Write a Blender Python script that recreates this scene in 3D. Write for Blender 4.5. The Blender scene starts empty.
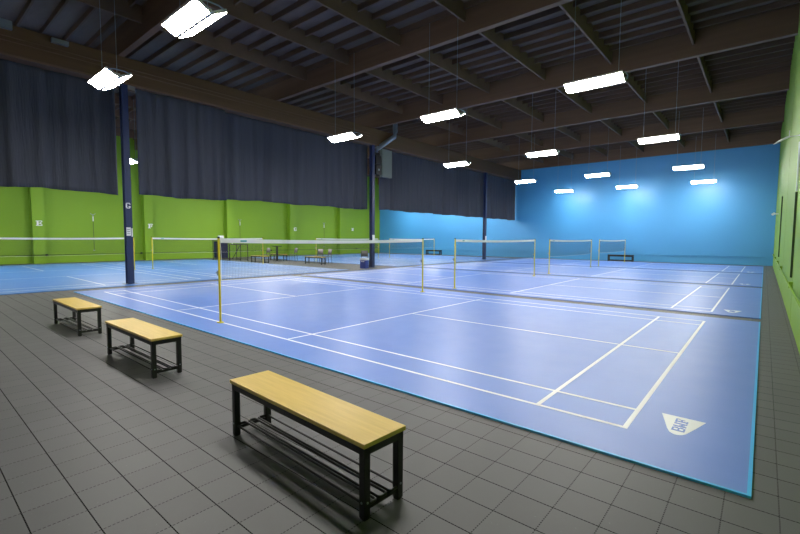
import bpy, bmesh, math, random
from mathutils import Vector, Matrix

# ------------------------------------------------------------------ scene, camera, world, exposure
S = bpy.context.scene
COL = S.collection
PI = math.pi
R = random.Random(7)

S.view_settings.view_transform = 'Standard'
S.view_settings.look = 'None'
S.view_settings.gamma = 1.0
S.view_settings.exposure = 2.3
S.view_settings.use_curve_mapping = False

CAM = Vector((7.515, -3.889, 1.572))
YAW, PITCH, ROLL, FPX = -0.7015, -0.0664, 0.0051, 430.74
fw = Vector((math.cos(PITCH)*math.sin(YAW), math.cos(PITCH)*math.cos(YAW), math.sin(PITCH)))
rt = Vector((math.cos(YAW), -math.sin(YAW), 0)); up = rt.cross(fw)
r2 = math.cos(ROLL)*rt + math.sin(ROLL)*up
u2 = -math.sin(ROLL)*rt + math.cos(ROLL)*up
cd = bpy.data.cameras.new('camera'); cam = bpy.data.objects.new('camera', cd); COL.objects.link(cam)
cd.sensor_width = 36; cd.lens = FPX*36/800; cd.clip_start = 0.05; cd.clip_end = 200
m = Matrix.Identity(4)
for i in range(3):
    m[i][0] = r2[i]; m[i][1] = u2[i]; m[i][2] = -fw[i]; m[i][3] = CAM[i]
cam.matrix_world = m
S.camera = cam

w = bpy.data.worlds.new('world'); S.world = w; w.use_nodes = True
w.node_tree.nodes['Background'].inputs[0].default_value = (0.5, 0.55, 0.6, 1)
w.node_tree.nodes['Background'].inputs[1].default_value = 0.05

LAMP_STRENGTH = 22.0
LAMP_COLOR = (1.0, 0.965, 0.90, 1)

# ------------------------------------------------------------------ materials
def nodes(name):
    mt = bpy.data.materials.new(name); mt.use_nodes = True
    nt = mt.node_tree
    return mt, nt, nt.nodes['Principled BSDF']

def mix_rgb(nt, fac, a, b, mode='MIX'):
    n = nt.nodes.new('ShaderNodeMix'); n.data_type = 'RGBA'; n.blend_type = mode
    for k, v in ((0, fac), (6, a), (7, b)):
        if hasattr(v, 'links'): nt.links.new(v, n.inputs[k])
        elif k == 0: n.inputs[0].default_value = v
        else: n.inputs[k].default_value = (*v, 1)
    return n.outputs[2]

def math_n(nt, op, a, b=None, c=None):
    n = nt.nodes.new('ShaderNodeMath'); n.operation = op
    for k, v in enumerate((a, b, c)):
        if v is None: continue
        if hasattr(v, 'links'): nt.links.new(v, n.inputs[k])
        else: n.inputs[k].default_value = v
    return n.outputs[0]

def coords(nt, scale=(1, 1, 1)):
    t = nt.nodes.new('ShaderNodeTexCoord'); mp = nt.nodes.new('ShaderNodeMapping')
    mp.inputs['Scale'].default_value = scale
    nt.links.new(t.outputs['Object'], mp.inputs['Vector'])
    return mp.outputs[0]

def noise(nt, vec, scale, detail=3, rough=.5):
    n = nt.nodes.new('ShaderNodeTexNoise'); nt.links.new(vec, n.inputs['Vector'])
    n.inputs['Scale'].default_value = scale; n.inputs['Detail'].default_value = detail
    n.inputs['Roughness'].default_value = rough
    return n.outputs[0]

def bump(nt, bs, h, strength=.2, dist=.01):
    b = nt.nodes.new('ShaderNodeBump'); b.inputs['Strength'].default_value = strength
    b.inputs['Distance'].default_value = dist
    nt.links.new(h, b.inputs['Height']); nt.links.new(b.outputs[0], bs.inputs['Normal'])

def mat(name, col, rough=.5, metal=0, var=.12, scale=3., stretch=(1, 1, 1), bmp=0, spec=.5):
    mt, nt, bs = nodes(name)
    v = coords(nt, stretch)
    f = noise(nt, v, scale, 4)
    a = tuple(max(0, c*(1-var)) for c in col); b = tuple(min(1, c*(1+var)) for c in col)
    nt.links.new(mix_rgb(nt, f, a, b), bs.inputs['Base Color'])
    bs.inputs['Roughness'].default_value = rough; bs.inputs['Metallic'].default_value = metal
    bs.inputs['Specular IOR Level'].default_value = spec
    if bmp: bump(nt, bs, noise(nt, v, scale*12, 3), bmp)
    return mt

def emit_mat(name, col, strength):
    mt = bpy.data.materials.new(name); mt.use_nodes = True; nt = mt.node_tree
    nt.nodes.clear()
    e = nt.nodes.new('ShaderNodeEmission'); o = nt.nodes.new('ShaderNodeOutputMaterial')
    e.inputs[0].default_value = col; e.inputs[1].default_value = strength
    nt.links.new(e.outputs[0], o.inputs[0])
    return mt

def floor_mat():
    mt, nt, bs = nodes('rubber_tile')
    T = .2535
    t = nt.nodes.new('ShaderNodeTexCoord'); sp = nt.nodes.new('ShaderNodeSeparateXYZ')
    nt.links.new(t.outputs['Object'], sp.inputs[0])
    def saw(c, off):
        s = math_n(nt, 'DIVIDE', math_n(nt, 'ADD', c, off), T)
        return s, math_n(nt, 'ABSOLUTE', math_n(nt, 'SUBTRACT', math_n(nt, 'FRACT', s), .5))
    sx, ax = saw(sp.outputs[0], 60*T - .047); sy, ay = saw(sp.outputs[1], 60*T + .183)
    hw = .5 - .0034/T
    lx = math_n(nt, 'GREATER_THAN', ax, hw); ly = math_n(nt, 'GREATER_THAN', ay, hw)
    # interlocking teeth: each joint is a row of short dashes
    tx = math_n(nt, 'GREATER_THAN', math_n(nt, 'FRACT', math_n(nt, 'MULTIPLY', sy, 12)), .35)
    ty = math_n(nt, 'GREATER_THAN', math_n(nt, 'FRACT', math_n(nt, 'MULTIPLY', sx, 12)), .35)
    line = math_n(nt, 'MAXIMUM', math_n(nt, 'MULTIPLY', math_n(nt, 'MULTIPLY', lx, tx), .75), math_n(nt, 'MULTIPLY', ly, math_n(nt, 'MAXIMUM', ty, .8)))
    cmb = nt.nodes.new('ShaderNodeCombineXYZ')
    nt.links.new(math_n(nt, 'FLOOR', sx), cmb.inputs[0]); nt.links.new(math_n(nt, 'FLOOR', sy), cmb.inputs[1])
    wn = nt.nodes.new('ShaderNodeTexWhiteNoise'); nt.links.new(cmb.outputs[0], wn.inputs[0])
    v = coords(nt)
    base = mix_rgb(nt, wn.outputs[0], (.073, .074, .079), (.088, .089, .094))
    base = mix_rgb(nt, math_n(nt, 'MULTIPLY', noise(nt, v, 5, 6, .65), .6), base, (.098, .098, .102))
    dust = math_n(nt, 'GREATER_THAN', noise(nt, v, 38, 2), .735)
    base = mix_rgb(nt, math_n(nt, 'MULTIPLY', dust, .25), base, (.2, .2, .2))
    base = mix_rgb(nt, line, base, (.004, .004, .004))
    nt.links.new(base, bs.inputs['Base Color'])
    bs.inputs['Roughness'].default_value = .5
    nt.links.new(math_n(nt, 'MULTIPLY', math_n(nt, 'SUBTRACT', 1, line), .4), bs.inputs['Specular IOR Level'])
    h = math_n(nt, 'SUBTRACT', math_n(nt, 'MULTIPLY', noise(nt, v, 220, 2), .25), line)
    bump(nt, bs, h, .25, .003)
    return mt

def wood_mat():
    mt, nt, bs = nodes('pale_wood')
    v = coords(nt, (1.2, 22, 22))
    f = noise(nt, v, 2.2, 6, .6)
    v2 = coords(nt, (.6, 7, 7)); g = noise(nt, v2, 2.0, 3)
    c = mix_rgb(nt, f, (.44, .30, .06), (.80, .59, .17))
    c = mix_rgb(nt, math_n(nt, 'MULTIPLY', g, .6), c, (.62, .43, .095))
    nt.links.new(c, bs.inputs['Base Color']); bs.inputs['Roughness'].default_value = .38
    return mt

def mat_vinyl(nm, ca, cb):
    mt, nt, bs = nodes(nm)
    v = coords(nt)
    f = noise(nt, v, .8, 4, .6); g = noise(nt, coords(nt, (1, 9, 1)), 2.0, 3)
    c = mix_rgb(nt, f, ca, cb)
    c = mix_rgb(nt, math_n(nt, 'MULTIPLY', g, .25), c, (.085, .19, .58))
    nt.links.new(c, bs.inputs['Base Color'])
    rr = math_n(nt, 'MULTIPLY_ADD', noise(nt, v, 3, 3), .10, .38)
    nt.links.new(rr, bs.inputs['Roughness']); bs.inputs['Specular IOR Level'].default_value = 1.0
    bump(nt, bs, noise(nt, v, 300, 2), .12, .002)
    return mt

def fabric_mat():
    mt, nt, bs = nodes('navy_curtain_fabric')
    v = coords(nt, (1, 6, .25)); f = noise(nt, v, 1.6, 4)  # vertical tone streaks put fold shading into the cloth colour
    bump(nt, bs, noise(nt, coords(nt, (1, 5, .5)), 4, 4), .5, .05)
    nt.links.new(mix_rgb(nt, f, (.048, .053, .072), (.066, .073, .098)), bs.inputs['Base Color'])
    bs.inputs['Roughness'].default_value = .85; bs.inputs['Specular IOR Level'].default_value = .25
    return mt

M = dict(
    tile=floor_mat(), wood=wood_mat(), vinyl=mat_vinyl('blue_court_vinyl', (.070, .175, .56), (.09, .205, .62)), vinyl_wall_tint=mat_vinyl('blue_court_vinyl_wall_tint', (.034, .175, .53), (.045, .20, .58)), curtain=fabric_mat(),  # second vinyl copies the first, with green wall reflection put into its colour
    green=mat('green_wall_paint', (.19, .36, .020), .6, spec=.38, var=.06, scale=.7, stretch=(1, 1, .3)),
    blue=mat('blue_wall_paint', (.06, .30, .61), .45, var=.04, scale=.5),
    grey_wall=mat('grey_wall_paint', (.30, .30, .30), .7),
    deck=mat('dark_roof_deck', (.13, .09, .068), .8, var=.25, scale=2, stretch=(1, 4, 1)),
    joist=mat('dark_joist_timber', (.10, .06, .038), .8, var=.3, scale=2, stretch=(.3, 4, 4)),
    glulam=mat('brown_glulam_timber', (.125, .072, .040), .65, var=.3, scale=1.5, stretch=(.2, 1, 5)),
    amber=mat('amber_brown_timber', (.10, .052, .02), .6, var=.3, scale=1.5, stretch=(1, .2, 5)),
    purlin=mat('grey_brown_purlin', (.15, .088, .054), .75, var=.25, scale=2),
    navy=mat('navy_column_paint', (.022, .035, .105), .35, var=.15),
    yellow=mat('yellow_post_paint', (.72, .57, .02), .4, var=.08),
    black=mat('black_powder_coat', (.010, .010, .011), .42, var=.3),
    white=mat('white_line_paint', (.78, .80, .83), .5, var=.05),
    tape=mat('white_net_tape', (.82, .82, .78), .7, var=.04),
    cord=mat('dark_net_cord', (.05, .045, .04), .8),
    trim=mat('cyan_mat_edging', (.05, .42, .80), .4, var=.08),
    darkgreen=mat('dark_green_matte', (.02, .045, .008), .7),
    paper=mat('white_paper', (.78, .79, .80), .8, var=.03),
    ink=mat('black_ink', (.02, .02, .02), .7),
    steel=mat('galvanised_steel', (.30, .35, .40), .4, .6),
    panelgrey=mat('grey_green_enamel', (.16, .19, .17), .5),
    lampbody=mat('white_lamp_enamel', (.6, .6, .58), .4),
    greychair=mat('grey_chair_plastic', (.16, .15, .15), .6),
    coolerblue=mat('blue_cooler_plastic', (.02, .045, .28), .4),
    lid=mat('white_cooler_plastic', (.72, .73, .72), .45),
    teal=mat('teal_print', (.02, .35, .35), .6),
    darkcloth=mat('dark_blue_cloth', (.012, .018, .06), .9),
    led=emit_mat('led_panel_light', LAMP_COLOR, LAMP_STRENGTH),
)

# ------------------------------------------------------------------ mesh helpers
def box(bm, x0, x1, y0, y1, z0, z1, mtx=None):
    vs = [bm.verts.new((x, y, z)) for z in (z0, z1) for y in (y0, y1) for x in (x0, x1)]
    for f in ((0, 2, 3, 1), (4, 5, 7, 6), (0, 1, 5, 4), (2, 6, 7, 3), (0, 4, 6, 2), (1, 3, 7, 5)):
        bm.faces.new([vs[i] for i in f])
    if mtx is not None:
        for v in vs: v.co = mtx @ v.co
    return vs

def tube(bm, pts, r, n=10, cap=True, closed=False):
    pts = [Vector(p) for p in pts]; rings = []
    L = len(pts)
    for i, p in enumerate(pts):
        a = pts[i-1] if (i > 0 or closed) else p
        b = pts[(i+1) % L] if (i < L-1 or closed) else p
        d = (b-a).normalized()
        ref = Vector((0, 0, 1)) if abs(d.z) < .9 else Vector((1, 0, 0))
        s = d.cross(ref).normalized(); t = s.cross(d).normalized()
        rr = r[i] if isinstance(r, (list, tuple)) else r
        rings.append([bm.verts.new(p + rr*(math.cos(2*PI*k/n)*s + math.sin(2*PI*k/n)*t)) for k in range(n)])
    for i in range(L if closed else L-1):
        A, B = rings[i], rings[(i+1) % L]
        for k in range(n): bm.faces.new((A[k], A[(k+1) % n], B[(k+1) % n], B[k]))
    if cap and not closed:
        bm.faces.new(rings[0][::-1]); bm.faces.new(rings[-1])

def build(name, bm, m, parent=None, loc=(0, 0, 0), bevel=0, smooth=False, seg=2):
    if bevel:
        bmesh.ops.bevel(bm, geom=[e for e in bm.edges], offset=bevel, segments=seg, affect='EDGES', profile=.6)
    bmesh.ops.recalc_face_normals(bm, faces=bm.faces)
    me = bpy.data.meshes.new(name); bm.to_mesh(me); bm.free()
    me.materials.append(M[m] if isinstance(m, str) else m)
    if smooth:
        for p in me.polygons: p.use_smooth = True
    o = bpy.data.objects.new(name, me); COL.objects.link(o)
    o.location = loc
    if parent: o.parent = parent
    return o

def bx(name, m, b, parent=None, loc=(0, 0, 0), bevel=0):
    bm = bmesh.new(); box(bm, *b); return build(name, bm, m, parent, loc, bevel)

def tag(o, label, cat, group=None):
    o['label'] = label; o['category'] = cat
    if group: o['group'] = group
    return o

def struct(o):
    o['kind'] = 'structure'; return o

def thing(name, label, cat, loc=(0, 0, 0), rz=0, group=None):
    o = bpy.data.objects.new(name, None); COL.objects.link(o)
    o.location = loc; o.rotation_euler = (0, 0, rz); o.empty_display_size = .2
    return tag(o, label, cat, group)

def dup(root, loc, rz, label, group=None):
    def cp(o, par):
        c = o.copy(); COL.objects.link(c)
        if par: c.parent = par
        for k in o.children: cp(k, c)
        return c
    r = cp(root, None); r.location = loc; r.rotation_euler = (0, 0, rz); r['label'] = label
    if group: r['group'] = group
    return r

# ------------------------------------------------------------------ room shell
XL, XR, YN, YF, ZT = -24.9, 7.955, -6.2, 31.0, 8.2
struct(bx('floor', 'tile', (XL, XR, YN, YF, -.1, 0)))
struct(bx('wall_far', 'blue', (XL, XR, YF, YF+.2, 0, ZT)))
struct(bx('wall_near', 'grey_wall', (XL, XR, YN-.2, YN, 0, ZT)))

bm = bmesh.new()
box(bm, XL-.3, XL, YN, YF, 0, ZT)
BAYS = (-4.65, 1.2, 7.05, 12.9, 18.75, 24.6)
wl = struct(build('wall_left', bm, 'green'))
for y in BAYS:
    bx('pilaster', 'green', (XL, XL+.42, y+.22, y+.78, 0, 7.3), wl)

bm = bmesh.new()
GY = (-4.65, 7.2, 18.4, 30.2)
box(bm, XR+.08, XR+.3, YN, YF, 0, ZT)
edges = [YN, 1.0, 7.2, 13.0, 18.4, 24.5, YF]
for a, b in zip(edges[:-1], edges[1:]): box(bm, XR, XR+.08, a+.025, b-.025, 0, ZT)
struct(build('wall_right', bm, 'green'))

ceil = struct(bx('ceiling', 'deck', (XL-.3, XR+.25, YN-.2, YF+.2, ZT, ZT+.2)))
GIRD = [-4.65, 1.2, 7.05, 12.9, 18.75, 24.6, 30.75]
for y in GIRD:
    bm = bmesh.new(); box(bm, XL, XR, y-.09, y+.09, 7.4, ZT); build('girder', bm, 'glulam', ceil)
    bm = bmesh.new(); box(bm, XL, XR, y-.091, y+.091, 7.37, 7.4); build('girder_flange', bm, 'purlin', ceil)
y = -.42-.61*9
while y < YF-.1:
    if min(abs(y-g) for g in GIRD) > .12:
        bm = bmesh.new(); box(bm, XL, XR, y-.025, y+.025, 8.03, ZT); build('joist', bm, 'joist', ceil)
    y += .61
PX = [5.5-2.4*k for k in range(6)] + [-10.9-2.4*k for k in range(6)]
for a, b in zip(GIRD[:-1], GIRD[1:]):
    for x in PX:
        bm = bmesh.new(); box(bm, x-.03, x+.03, a+.09, b-.09, 7.72, ZT)
        build('purlin', bm, 'purlin', ceil)
bm = bmesh.new(); box(bm, -8.98, -8.55, YN, YF, 6.56, 7.36); eb = build('edge_beam', bm, 'amber', ceil)
bm = bmesh.new(); box(bm, -9.0, -8.52, YN, YF, 6.50, 6.56); build('beam_flange', bm, 'purlin', eb)
bm = bmesh.new(); tube(bm, [(-8.52, YN, 7.02), (-8.52, 12.6, 7.02)], .012, 6); build('conduit', bm, 'purlin', eb)
bm = bmesh.new(); tube(bm, [(-8.52, YN, 6.90), (-8.52, 12.6, 6.90)], .012, 6); build('conduit', bm, 'purlin', eb)
bm = bmesh.new(); box(bm, -8.55, -8.42, -.6, -.2, 7.18, 7.3); build('junction_box', bm, 'steel', eb)
bm = bmesh.new(); box(bm, -8.55, -8.42, -1.75, -1.45, 7.2, 7.42); build('junction_box', bm, 'steel', eb)

# ------------------------------------------------------------------ lamps
LZ = 5.1
def make_lamp():
    t = thing('high_bay_light', 'x', 'ceiling light', (0, 0, 0))
    L, W = .64, .27
    a = math.radians(28)
    for s in (-1, 1):
        mt = Matrix.Translation((0, s*.03, 0)) @ Matrix.Rotation(s*a, 4, 'X')
        bm = bmesh.new()
        y0, y1 = (0, W) if s > 0 else (-W, 0)
        box(bm, -L, L, y0, y1, .012, .06, mt); build('housing', bm, 'lampbody', t)
        bm = bmesh.new()
        box(bm, -L+.02, L-.02, y0+.012, y1-.012, 0, .011, mt); build('light_panel', bm, 'led', t)
    bm = bmesh.new(); box(bm, -L+.1, L-.1, -.05, .05, .06, .13); build('driver_box', bm, 'lampbody', t)
    for s in (-1, 1):
        bm = bmesh.new()
        tube(bm, [(s*(L+.0), -.22, .14), (s*(L+.03), -.1, .16), (s*(L+.03), .1, .16), (s*(L+.0), .22, .14)], .012, 6)
        build('bracket', bm, 'steel', t)
        bm = bmesh.new(); tube(bm, [(s*(L-.14), 0, .1), (s*(L-.14), 0, 8.025-LZ)], .006, 5); build('cable', bm, 'steel', t)
    return t
rows = [(-.42, 'row nearest the camera, over the benches'),
        (6.90, 'row over the gap before the second court'),
        (14.22, 'row over the gap before the third court'),
        (22.15, 'row over the gap before the farthest court'),
        (28.86, 'row hung right before the blue far wall')]
lamps = 0
LAMP = make_lamp()
for y, rn in rows:
    for x, pn in ((-4.25, 'left'), (.02, 'middle'), (4.32, 'right')):
        lab = '%s glowing twin-panel light of the %s' % (pn, rn)
        if lamps == 0:
            LAMP.location = (x, y, LZ); tag(LAMP, lab, 'ceiling light', 'twin-panel lights over the main courts')
        else: dup(LAMP, (x+(.13 if y > 25 else .1 if y > 10 else 0), y, LZ-(.02 if y > 25 else 0)), 0, lab, 'twin-panel lights over the main courts')
        lamps += 1
lrows = [(-3.47, 'before the left hall courts'), (3.85, 'between the two nearer left courts'), (11.17, 'before the grey bench area'),
         (14.22, 'beyond the grey bench area'), (22.76, 'over the farthest left court'), (28.86, 'by the blue wall of the left hall')]
for y, rn in lrows:
    for x, pn in ((-12.0, 'curtain side'), (-16.0, 'middle'), (-20.4, 'green wall side')):
        if y == 3.85 and x == -16.0:
            lab = 'small bright light seen in the gap between curtains beside the nearest blue column'
        else: lab = '%s light %s, behind the curtain' % (pn, rn)
        dup(LAMP, (x, y, LZ), 0, lab, 'lights of the left hall')

# ------------------------------------------------------------------ court mats
MT = .015
def glyph(bm, rows_, px, ox, oy, zt, fx, fy):
    """block letter: rows of '#' drawn as small boxes; fx, fy map (col, row) to floor or wall axes"""
    for r_, row in enumerate(rows_):
        c0 = None
        for c in range(len(row)+1):
            on = c < len(row) and row[c] == '#'
            if on and c0 is None: c0 = c
            if not on and c0 is not None:
                yield r_, c0, c; c0 = None
LET = {
 'E': ['#######', ' ##   #', ' ##  # ', ' ##### ', ' ##  # ', ' ##   #', '#######'],
 'F': ['#######', ' ##   #', ' ##  # ', ' ##### ', ' ##  # ', ' ##    ', '####   '],
 'G': [' ##### ', '##   ##', '##     ', '##     ', '##  ###', '##   ##', ' ##### '],
 'H': ['### ###', ' ## ## ', ' ## ## ', ' ##### ', ' ## ## ', ' ## ## ', '### ###'],
 'B': ['###### ', '##   ##', '##   ##', '###### ', '##   ##', '##   ##', '###### '],
 'W': ['##   ##', '##   ##', '##   ##', '## # ##', '#######', '### ###', '##   ##'],
}
def court(name_label, xc, y0, x0, x1, ya, yb, logo=False, vm='vinyl', near=False):
    t = thing('court_mat', name_label, 'court mat', (xc, y0, 0))
    ox, oy = -xc, -y0
    e = .022
    a, b, c, d = x0+ox, x1+ox, ya+oy, yb+oy
    cn = c+(e if near else 0)
    bm = bmesh.new(); box(bm, a, b-e, cn, d, 0, MT); build('mat_surface', bm, vm, t)
    bm = bmesh.new(); vs = [(b-e, c), (b, c), (b, d), (b-e, d)]
    if near: vs = [(a, c), (b, c), (b, d), (b-e, d), (b-e, cn), (a, cn)]
    f = bm.faces.new([bm.verts.new((x, y, 0)) for x, y in vs])
    for v in bmesh.ops.extrude_face_region(bm, geom=[f])['geom']:
        if isinstance(v, bmesh.types.BMVert): v.co.z = MT+.0015
    build('edge_trim', bm, 'trim' if logo else vm, t)
    bm = bmesh.new(); zl = MT+.0012; h = .02
    for u in (-6.7, -5.95, -1.98, 1.98, 5.95, 6.7): box(bm, u-h, u+h, -.04, 6.14, MT-.002, zl)
    for v in (-.02, .46, 5.64, 6.12): box(bm, -6.72, 6.72, v-h, v+h, MT-.002, zl+.0002)
    for s in (-1, 1): box(bm, min(s*1.98, s*6.7), max(s*1.98, s*6.7), 3.05-h, 3.05+h, MT-.002, zl+.0002)
    build('court_lines', bm, 'white', t)
    if logo:
        bm = bmesh.new()
        # shuttle shape: two feather tips, tapered sides, rounded cork end
        out = [(6.881, .528), (7.205, .527), (7.159, .349), (7.114, .196), (7.102, .156), (7.085, .128), (7.069, .112), (7.05, .103), (7.035, .10), (7.015, .112), (6.993, .136), (6.967, .205), (6.923, .373)]
        top = [bm.verts.new((x, y, zl)) for x, y in out]
        bm.faces.new(top)
        ex = bmesh.ops.extrude_face_region(bm, geom=bm.faces[:])
        for v in ex['geom']:
            if isinstance(v, bmesh.types.BMVert): v.co.z = MT-.002
        lg = build('shuttle_logo', bm, 'white', t)
        bm = bmesh.new()
        p = .0126
        for k, ch in enumerate('BWF'):
            for r_, c0, c1 in glyph(None, LET[ch], p, 0, 0, 0, 0, 0):
                ya_, yb_ = .185 + k*.101 + c0*p, .185 + k*.101 + c1*p
                xa_ = 6.998 + r_*p*1.05
                box(bm, xa_, xa_+p*1.05, ya_, yb_, MT, zl+.001)
        build('logo_lettering', bm, 'vinyl', lg)
    return t
ordn = ['nearest', 'second', 'third', 'farthest']
for k in range(4):
    court('%s blue court mat of the right side, %s' % (ordn[k], ['in front of the wooden benches', 'beyond the first grey strip', 'beyond the second grey strip', 'along the blue wall'][k]),
          0, 7.6*k, -7.4, 7.525, 7.6*k-(.58 if k == 0 else .36), 7.6*k+6.77, True, 'vinyl', k == 0)
LY = [-2.5, 4.4, 14.5, 21.9]; LB = [(-3.1, 4.0), (4.0, 10.7), (14.3, 21.2), (21.2, 28.6)]
for k in range(4):
    court('%s blue badminton court mat in the left hall, %s' % (ordn[k], ['left of the nearest navy column', 'before the grey bench area', 'just beyond the grey bench area', 'next to the blue wall'][k]),
          -15.38, LY[k], -23.4, -8.05, LB[k][0], LB[k][1], False, 'vinyl_wall_tint')

# ------------------------------------------------------------------ nets
def make_net():
    t = thing('badminton_net', 'x', 'net')
    W = 6.1; top = 1.55; dep = .76; sag = .03
    def zs(v): return sag*(1-(2*v/W-1)**2)
    post0 = None
    for v, s in ((0, -1), (W, 1)):
        bm = bmesh.new()
        tube(bm, [(0, v, .02), (0, v, top+.01)], .02, 12); p = build('post', bm, 'yellow', t, smooth=False)
        bm = bmesh.new(); tube(bm, [(0, v, top+.005), (0, v, top+.035)], .023, 12); build('post_cap', bm, 'black', p)
        bm = bmesh.new(); box(bm, -.05, .05, v-.045, v+.045, MT+.0015, MT+.02); build('foot_plate', bm, 'yellow', p, bevel=.004)
        bm = bmesh.new(); box(bm, -.05, -.02, v-.025, v+.025, .88, .97); tube(bm, [(-.04, v-.02, .93), (-.085, v-.02, .93)], .012, 8); build('winder', bm, 'steel', p)
    bm = bmesh.new(); N = 30
    prev = None
    for i in range(N+1):
        v = .03+(W-.06)*i/N; z = top-zs(v)
        ring = [bm.verts.new((x, v, zz)) for x, zz in ((-.004, z), (.004, z), (.004, z-.075), (-.004, z-.075))]
        if prev:
            for k in range(4): bm.faces.new((prev[k], prev[(k+1) % 4], ring[(k+1) % 4], ring[k]))
        else: bm.faces.new(ring)
        prev = ring
    bm.faces.new(prev[::-1]); tp = build('net_tape', bm, 'tape', t)
    bm = bmesh.new(); box(bm, .0045, .006, .42, .55, top-.058, top-.03); build('tape_print', bm, 'teal', tp)
    bm = bmesh.new(); c = .001
    nv = 200
    for i in range(nv+1):
        v = .04+(W-.08)*i/nv; z = top-zs(v); box(bm, -c, c, v-c, v+c, z-dep, z-.07)
    for j in range(24):
        d = .08+(dep-.08)*j/23
        for i in range(10):
            va, vb = .04+(W-.08)*i/10, .04+(W-.08)*(i+1)/10
            vs = box(bm, -c, c, va, vb, -c, c)
            for q in vs: q.co.z += top-zs(q.co.y)-d
    build('net_mesh', bm, 'cord', t)
    bm = bmesh.new(); tube(bm, [(0, .02+(W-.04)*i/12, top-zs(W*i/12)-dep) for i in range(13)], .003, 5); build('bottom_cord', bm, 'tape', t)
    for v in (.0, W):
        s = 1 if v == 0 else -1
        bm = bmesh.new(); tube(bm, [(0, v+s*.03, top-.01), (0.005, v+s*.04, top-.4), (0, v+s*.035, top-dep)], .004, 5); build('side_cord', bm, 'tape', t)
    return t
NET = make_net()
nl = ['badminton net with yellow posts on the nearest court mat, its tape sagging slightly',
      'badminton net on the second court mat, just right of the middle blue column',
      'badminton net on the third court mat, before the blue wall',
      'small-looking farthest badminton net in front of the black bench by the blue wall']
for k in range(4):
    if k == 0: NET.location = (-.02, -.05, 0); tag(NET, nl[0], 'net', 'nets across the main courts')
    else: dup(NET, (.16, 7.6*k-(.13 if k == 1 else 0), 0), 0, nl[k], 'nets across the main courts')
ll = ['badminton net reaching the left picture edge, left of the nearest navy column', 'badminton net in front of the wall letter F and the black racks',
      'badminton net behind the grey chairs, left of the green wall corner', 'badminton net in the left hall against the blue wall']
for k in range(4): dup(NET, (-15.38, LY[k], 0), 0, ll[k], 'nets in the left hall')

# ------------------------------------------------------------------ benches
def hoop(y0, y1, xa, xb, z, r=.02):
    pts = []
    for cx, cy, a0 in ((xb-r, y1-r, 0), (xa+r, y1-r, 90), (xa+r, y0+r, 180), (xb-r, y0+r, 270)):
        for k in range(5):
            a = math.radians(a0+22.5*k); pts.append((cx+r*math.cos(a), cy+r*math.sin(a), z))
    return pts
def make_bench(L=1.575, W=.34, H=.45, seat='wood', lw=.045, ap=.047):
    t = thing('slatted_bench', 'x', 'bench')
    bm = bmesh.new(); box(bm, -L/2, L/2, -W/2, W/2, H-.028, H); build('seat', bm, seat, t, bevel=.005)
    bm = bmesh.new(); i = .012; th = .03
    for q in ((-L/2+i, L/2-i, -W/2+i, -W/2+i+th), (-L/2+i, L/2-i, W/2-i-th, W/2-i), (-L/2+i, -L/2+i+th, -W/2+i+th, W/2-i-th), (L/2-i-th, L/2-i, -W/2+i+th, W/2-i-th)):
        box(bm, *q, H-.028-ap, H-.028)
    build('seat_frame', bm, 'black', t)
    for sx in (-1, 1):
        for sy in (-1, 1):
            x0 = sx*(L/2-i)-(lw if sx > 0 else 0); y0 = sy*(W/2-i)-(lw if sy > 0 else 0)
            bm = bmesh.new(); box(bm, x0, x0+lw, y0, y0+lw, .008, H-.03); lg = build('leg', bm, 'black', t, bevel=.003)
            bm = bmesh.new(); box(bm, x0+.004, x0+lw-.004, y0+.004, y0+lw-.004, 0, .01); build('foot_cap', bm, 'black', lg)
            bm = bmesh.new(); yb = y0 if sy < 0 else y0+lw
            tube(bm, [(x0+lw/2, yb, .10), (x0+lw/2, yb+sy*.004, .10)], .007, 8); build('bolt', bm, 'steel', lg)
            bm = bmesh.new(); xb = x0 if sx < 0 else x0+lw
            tube(bm, [(xb, y0+lw/2, .10), (xb+sx*.004, y0+lw/2, .10)], .007, 8); build('bolt', bm, 'steel', lg)
    for sx in (-1, 1):
        bm = bmesh.new(); xa = sx*(L/2-i-lw/2); box(bm, xa-.012, xa+.012, -W/2+i+lw-.004, W/2-i-lw+.004, .05, .072)
        build('shelf_crossbar', bm, 'black', t)
    e = L/2-.022
    if seat == 'black':
        for sy in (-1, 1):
            bm = bmesh.new(); box(bm, -L/2+i+lw, L/2-i-lw, sy*(W/2-.03)-.015, sy*(W/2-.03)+.015, .03, .10); build('lower_rail', bm, 'black', t)
    for (a, b) in ((-.135, -.055), (-.03, .03), (.055, .135)):
        bm = bmesh.new(); tube(bm, hoop(a, b, -e, e, .081), .0085, 8, closed=True); build('shelf_rail', bm, 'black', t, smooth=True)
    return t
BEN = make_bench()
BEN.location = (5.125, -2.07, 0); BEN.rotation_euler = (0, 0, math.radians(-2.6))
G = 'pale wood benches on the tiles beside the nearest court'
tag(BEN, 'largest nearest bench with pale wood seat and black frame on the grey tiles', 'bench', G)
dup(BEN, (1.62, -1.915, 0), 0, 'middle pale wood bench with black frame, between the nearest and the farthest of three', G)
dup(BEN, (-1.45, -1.88, 0), 0, 'pale wood bench nearest the left picture edge, farthest of the three on the tiles', G)
G2 = 'pale wood benches on the grey area of the left hall'
dup(BEN, (-13.05, 12.55, 0), 0, 'small distant wood bench left of the blue cooler, in front of grey chairs', G2)
dup(BEN, (-16.45, 10.95, 0), 0, 'small distant wood bench just right of the black frame rack', G2)
dup(BEN, (-18.2, 13.5, 0), 0, 'small distant wood bench right of the black pedestal stand', G2)
BB = make_bench(1.7, .36, .47, 'black', .085, .11); BB.name = 'black_bench'
BB.location = (-.42, 30.3, 0); tag(BB, 'all-black bench under the farthest net against the blue wall', 'bench', 'black benches along the blue wall')
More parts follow.
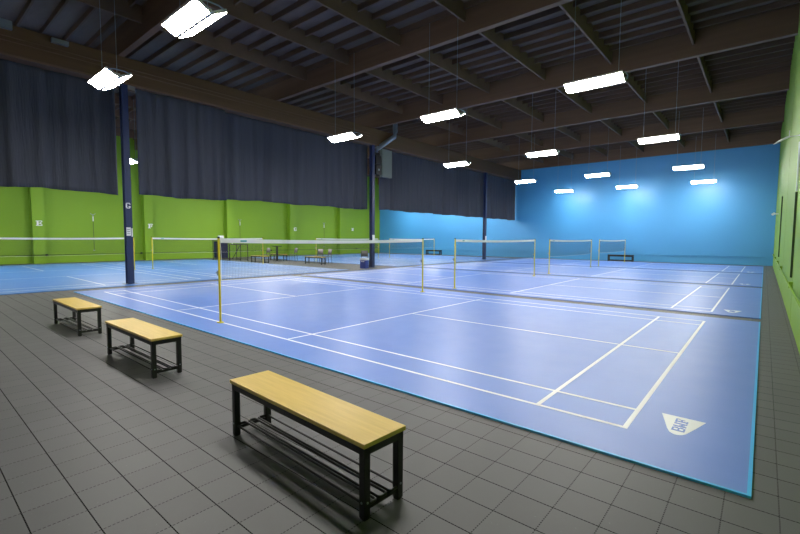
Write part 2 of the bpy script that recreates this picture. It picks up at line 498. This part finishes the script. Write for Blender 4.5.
dup(BB, (-17.0, 30.2, 0), 0, 'all-black bench against the blue wall at the left hall end', 'black benches along the blue wall')

# ------------------------------------------------------------------ columns and notices
CX = -8.65
def make_col():
    t = thing('steel_column', 'x', 'column')
    bm = bmesh.new(); H = 6.5
    box(bm, -.11, -.094, -.095, .095, .02, H); box(bm, .094, .11, -.095, .095, .02, H); box(bm, -.094, .094, -.008, .008, .02, H)
    build('shaft', bm, 'navy', t)
    bm = bmesh.new(); box(bm, -.17, .17, -.2, .2, 0, .02); build('base_plate', bm, 'navy', t)
    return t
C1 = make_col(); C1.location = (CX, 1.25, 0); tag(C1, 'nearest and tallest-looking navy steel column in front of the green wall', 'column', 'navy columns along the curtain')
dup(C1, (CX, 12.9, 0), 0, 'navy steel column beside the blue cooler, with a grey panel near its top', 'navy columns along the curtain')
dup(C1, (CX, 25.1, 0), 0, 'farthest navy steel column, standing before the blue wall', 'navy columns along the curtain')
FX = CX+.11
def notice(y, z, w_, h, label, yoff=-.11, m='paper'):
    o = bx('paper_notice', m, (-.002, .002, -w_/2, w_/2, -h/2, h/2), None, (FX+.003, y+yoff, z))
    tag(o, label, 'notice'); return o
n1 = notice(1.25, 1.75, .13, .27, 'white paper notice taped low on the nearest navy column', -.028)
bm = bmesh.new()
for k in range(3): box(bm, 0, .001, -.045, .045, .06-.07*k, .075-.07*k)
build('print', bm, 'ink', n1, (.0022, 0, 0))
n2 = notice(12.9, 1.6,   .18, .3, 'white paper notice taped on the column beside the blue cooler', 0)
n3 = notice(25.1, 1.62, .18, .32, 'white paper notice taped on the farthest navy column', 0)
n4 = notice(1.25, 1.72, .035, .28, 'narrow white strip on the right edge of the nearest navy column', .075)
bm = bmesh.new(); p = .02
for r_, c0, c1 in glyph(None, LET['G'], p, 0, 0, 0, 0, 0): box(bm, -.002, .002, c0*p-3.5*p, c1*p-3.5*p, (6-r_)*p*1.3-4.5*p, (7-r_)*p*1.3-4.5*p)
o = build('column_letter', bm, 'paper', None, (FX+.003, 1.235, 2.6)); tag(o, 'white block letter mark high on the nearest navy column', 'letter')

# electrical panel, control box and duct on the middle column
t = thing('electrical_panel', 'grey-green panel box with black switchgear high up on the middle navy column', 'panel', (CX, 13.9, 4.9))
bx('panel_box', 'panelgrey', (-.02, .16, -.38, .42, 0, 1.5), t, bevel=.01); bx('panel_door', 'panelgrey', (.16, .175, -.33, .37, .06, 1.44), t)
bx('switch_case', 'black', (-.02, .13, -.82, -.42, .1, .6), t); bx('switch_case', 'black', (-.02, .11, -.80, -.42, .65, 1.1), t)
bx('switch', 'steel', (.13, .14, -.66, -.56, .3, .4), t); bx('mounting_plate', 'black', (-.04, -.02, -.849, .4, .05, 1.28), t)
bm = bmesh.new()
tube(bm, [(CX-.03, 13.25, 6.185), (CX+.0, 13.25, 6.35), (CX+.22, 13.75, 6.75), (CX+.3, 14.35, 7.15), (CX+.3, 14.42, 7.4), (CX+.3, 14.42, 8.2)], .13, 14)
tag(build('vent_duct', bm, 'steel', None, smooth=True), 'bent silver-blue duct rising from the middle column to the roof', 'duct')

# ------------------------------------------------------------------ curtains
def curtain(xc, y0, y1, zb, label, seed, fold=.55):
    rr = random.Random(seed)
    bm = bmesh.new()
    ny = max(20, int((y1-y0)/.06)); nz = 24; zt = 6.52
    fs = [(rr.uniform(.6, 1.4)*fold, rr.uniform(0, 6.3), rr.uniform(.5, 1)) for _ in range(5)]
    pin = [(rr.uniform(y0, y1), rr.uniform(.05, .16), rr.uniform(-.12, .12), rr.uniform(-.16, .16)) for _ in range(int((y1-y0)*2.2)+3)]
    def off(y, q):            # q = 0 at the top, 1 at the hem
        s = sum(a*math.sin(y*2*PI/f_+ph) for f_, ph, a in fs)/len(fs)
        v = .12*s*(.5+.6*q)
        for py, pw, pa, pd in pin:
            v += pa*math.exp(-((y-py-pd*q)/pw)**2)*(.35+.65*abs(q-.3))
        return v
    def hem(y): return zb+.02*math.sin(y*1.9+seed)+.012*math.sin(y*4.7+2*seed)
    grid = []
    for j in range(nz+1):
        q = j/nz; row = []
        for i in range(ny+1):
            y = y0+(y1-y0)*i/ny
            z = zt+(hem(y)-zt)*q
            row.append(bm.verts.new((xc+max(-.13, min(.13, off(y, q))), y, z)))
        grid.append(row)
    for j in range(nz):
        for i in range(ny): bm.faces.new((grid[j][i], grid[j][i+1], grid[j+1][i+1], grid[j+1][i]))
    o = build('divider_curtain', bm, 'curtain', None, smooth=True)
    md = o.modifiers.new('thick', 'SOLIDIFY'); md.thickness = .006
    return tag(o, label, 'curtain', 'navy divider curtains hung under the roof beam')
curtain(-8.95, -5.9, 1.09, 2.99, 'navy divider curtain left of the nearest column', 3)
curtain(-8.72, 1.62, 4.75, 3.0, 'short navy divider curtain just right of the nearest column', 5)
curtain(-8.95, 4.64, 12.86, 3.10, 'long navy divider curtain ending at the middle column, above the benches', 8)
curtain(-8.95, 13.75, 30.9, 3.16, 'longest navy divider curtain, from the middle column to the blue wall', 11, .4)

# ------------------------------------------------------------------ far things on the grey area
def make_chair():
    t = thing('stacking_chair', 'x', 'chair')
    bm = bmesh.new(); box(bm, -.21, .21, -.21, .21, .42, .45); build('seat', bm, 'greychair', t, bevel=.012)
    bm = bmesh.new()
    for i in range(6):
        pass
    pts = [(-.2, -.20), (-.1, -.225), (0, -.235), (.1, -.225), (.2, -.20)]
    vs = [[bm.verts.new((x, y+dy-(.06 if z > .7 else 0), z)) for x, y in pts] for z, dy in ((.55, 0), (.88, 0))]
    for i in range(4): bm.faces.new((vs[0][i], vs[0][i+1], vs[1][i+1], vs[1][i]))
    b = build('backrest', bm, 'greychair', t, smooth=True); md = b.modifiers.new('t', 'SOLIDIFY'); md.thickness = .02
    for sx in (-1, 1):
        bm = bmesh.new(); tube(bm, [(sx*.2, .2, 0), (sx*.19, .17, .42)], .012, 8); build('leg', bm, 'black', t)
        bm = bmesh.new(); tube(bm, [(sx*.2, -.24, 0), (sx*.19, -.19, .43), (sx*.19, -.24, .82)], .012, 8); build('leg', bm, 'black', t)
    return t
CH = make_chair(); GC = 'grey chairs on the grey bench area'
CH.location = (-12.85, 13.3, 0); CH.rotation_euler = (0, 0, PI*.95); tag(CH, 'grey chair standing right of the distant wood bench', 'chair', GC)
dup(CH, (-13.65, 13.3, 0), PI*1.1, 'grey chair standing behind the distant wood bench', GC)
dup(CH, (-18.4, 12.6, 0), PI, 'grey chair just left of the black pedestal stand', GC)
dup(CH, (-17.2, 13.97, 0), PI*.95, 'grey chair behind the distant bench right of the black pedestal stand', GC)
dup(CH, (-9.42, 13.15, 0), PI*1.3, 'grey chair half hidden behind the blue cooler', GC)
t = thing('drink_cooler', 'blue drink cooler with white lid on the floor left of the middle column', 'cooler', (-8.45, 12.12, 0), .2)
bx('body', 'coolerblue', (-.17, .17, -.16, .16, 0, .42), t, bevel=.015); bx('lid', 'lid', (-.18, .18, -.17, .17, .42, .54), t, bevel=.012); bx('handle', 'lid', (-.1, .1, -.185, -.16, .34, .38), t)
t = thing('pedestal_stand', 'slim black pedestal stand with a small flat top between two distant benches', 'stand', (-17.65, 13.0, 0))
bx('post', 'black', (-.05, .05, -.05, .05, .03, .98), t); bx('top', 'black', (-.3, .3, -.17, .17, .98, 1.02), t); bx('base', 'black', (-.25, .25, -.2, .2, 0, .03), t)
# frame rack with a diagonal strut
t = thing('frame_rack', 'black open frame rack with a diagonal strut by the green wall', 'rack', (-19.6, 11.3, 0))
for x in (-.72, .72):
    for y in (-.25, .25):
        bm = bmesh.new(); tube(bm, [(x, y, .0), (x, y, 1.12)], .025, 8); build('post', bm, 'black', t)
bm = bmesh.new()
for y in (-.25, .25): tube(bm, [(-.72, y, 1.1), (.72, y, 1.1)], .025, 8); tube(bm, [(-.72, y, .12), (.72, y, .12)], .022, 8)
for x in (-.72, .72): tube(bm, [(x, -.25, 1.1), (x, .25, 1.1)], .022, 8)
build('rail', bm, 'black', t)
bm = bmesh.new(); tube(bm, [(-.35, -.25, .14), (.55, -.25, .98), (.72, -.25, .98)], .022, 8); build('strut', bm, 'black', t)
t = thing('spray_bottle', 'small white bottle standing on top of the black frame rack', 'bottle', (-19.95, 11.05, 1.125))
bm = bmesh.new(); tube(bm, [(0, 0, 0), (0, 0, .12), (0, 0, .15)], [.04, .04, .018], 10); build('body', bm, 'lid', t)
bm = bmesh.new(); tube(bm, [(0, 0, .15), (0, 0, .19)], .018, 8); build('cap', bm, 'ink', t)
# garment cart
t = thing('storage_cart', 'dark storage cart with hanging dark blue covers in front of the green wall', 'cart', (-21.6, 11.1, 0))
for x in (-.55, .55):
    for y in (-.3, .3):
        bm = bmesh.new(); tube(bm, [(x, y, .06), (x, y, 1.4)], .025, 8); build('post', bm, 'black', t)
        bm = bmesh.new(); tube(bm, [(x-.02, y, .035), (x+.02, y, .035)], .035, 10); build('caster', bm, 'ink', t)
bx('deck', 'black', (-.57, .57, -.32, .32, .09, .13), t); bx('top_rail', 'black', (-.57, .57, -.32, .32, 1.38, 1.42), t)
for k, x in enumerate((-.36, -.02, .33)):
    bm = bmesh.new(); box(bm, x-.15, x+.15, -.27, .27, .14, 1.3-.1*(k % 2)); build('cover', bm, 'darkcloth' if k != 1 else 'black', t, bevel=.03)
tag(bx('paper_box', 'paper', (-.14, .14, -.14, .14, 0, .28), None, (-21.5, 11.05, 1.42)), 'white box standing on top of the dark storage cart', 'box')

# ------------------------------------------------------------------ wall things
def wall_letter(ch, y, z, x):
    bm = bmesh.new(); p = .042
    for r_, c0, c1 in glyph(None, LET[ch], p, 0, 0, 0, 0, 0):
        box(bm, 0, .01, (c0-3.5)*p, (c1-3.5)*p, (6-r_)*p-3.5*p, (7-r_)*p-3.5*p)
    tag(build('wall_letter', bm, 'paper', None, (x, y, z)), 'white slab letter %s on the green wall' % ch, 'letter', 'white letters on the green wall')
wall_letter('E', 1.72, 2.34, XL+.42); wall_letter('F', 7.62, 2.32, XL+.42); wall_letter('G', 19.5, 2.34, XL+.42); wall_letter('H', 26.9, 2.46, XL)
for y, l in ((4.45, 'between the wall letters E and F'), (14.4, 'above the black frame rack'), (23.1, 'right of the wall letter G')):
    t = thing('pull_cord', 'pull cord with white handle on the green wall %s' % l, 'pull cord', (XL+.05, y, .7), 0, 'pull cords on the green wall')
    bm = bmesh.new(); tube(bm, [(0, 0, 0), (0, 0, 1.85)], .012, 6); build('cord', bm, 'cord', t)
    bm = bmesh.new(); tube(bm, [(0, 0, 1.85), (0, 0, 2.15)], .035, 8); build('handle', bm, 'paper', t)
    bm = bmesh.new(); box(bm, -.05, .02, -.03, .03, 2.2, 2.26); tube(bm, [(0, -.14, 2.33), (0, 0, 2.24), (0, .14, 2.33)], .018, 6); build('hook', bm, 'steel', t)
    bm = bmesh.new(); box(bm, -.05, .02, -.04, .04, 0, .05); build('cleat', bm, 'steel', t)

def wall_rail(label, p0, p1, nrm, m, br):
    a, b = Vector(p0), Vector(p1); n_ = Vector(nrm)
    t = thing('wall_rail', label, 'rail', a)
    bm = bmesh.new(); d = b-a
    tube(bm, [n_*.05, d+n_*.05], .015, 10); build('pipe', bm, m, t, smooth=True)
    u = d.normalized()
    for s in br:
        c = u*s; bm = bmesh.new()
        box(bm, -.06, .06, 0, .06, -.06, .06, Matrix.Translation(c) @ Matrix((( u.x, n_.x, 0, 0), (u.y, n_.y, 0, 0), (u.z, n_.z, 1, 0), (0, 0, 0, 1))))
        build('bracket', bm, m, t, bevel=.006)
    return t
wall_rail('green painted pipe rail running low along the right wall', (XR, -2, .73), (XR, 30, .73), (-1, 0, 0), 'green', (2, 5.5, 9.1, 15.5, 20, 25, 30))
wall_rail('green painted pipe rail running low along the left green wall', (XL+.43, -5, .5), (XL+.43, 30.5, .5), (1, 0, 0), 'darkgreen', (2, 7, 12, 17, 22, 27, 32))
wall_rail('blue painted pipe rail running low along the far blue wall', (-24.3, YF, .52), (7.6, YF, .52), (0, -1, 0), 'blue', (3, 8, 13, 18, 23, 28))

t = thing('wall_bracket', 'pale metal arm sticking out high on the right green wall', 'bracket', (XR, 6.7, 3.45))
bm = bmesh.new(); tube(bm, [(-.02, 0, 0), (-.18, 0, -.01), (-.22, 0, -.02), (-.32, 0, -.07), (-.40, 0, -.12)], [.008, .008, .018, .02, .006], 8); build('arm', bm, 'paper', t)
bm = bmesh.new(); tube(bm, [(-.19, 0, 0), (-.19, 0, .10)], .007, 8); build('upright', bm, 'paper', t)
bm = bmesh.new(); box(bm, -.02, .0, -.06, .06, -.1, .1); build('base', bm, 'paper', t)
for y, z0, z1, l in ((7.42, .85, 2.5, 'nearer'), (17.6, .95, 3.2, 'farther')):  # raised dark strips stand in for the shade inside the wall grooves
    bm = bmesh.new(); box(bm, XR-.035, XR, y-.03, y+.03, z0, z1)
    tag(build('groove_shade_strip', bm, 'darkgreen', None), '%s dark vertical strip standing for a shaded groove in the right green wall' % l, 'strip')
bm = bmesh.new(); tube(bm, [(XR-.015, 7.42, 3.45), (XR-.015, 7.42, 2.52)], .015, 8); tag(build('wall_conduit', bm, 'paper', None), 'thin pale vertical conduit on the right green wall', 'conduit')
t = thing('security_camera', 'small white security camera on the right wall near the blue wall', 'camera', (XR, 24, 2.85))
bm = bmesh.new(); tube(bm, [(0, 0, 0), (-.16, 0, 0)], .03, 8); build('arm', bm, 'lid', t)
bm = bmesh.new(); tube(bm, [(-.16, .12, .02), (-.2, -.14, -.02)], .06, 10); build('body', bm, 'lid', t)
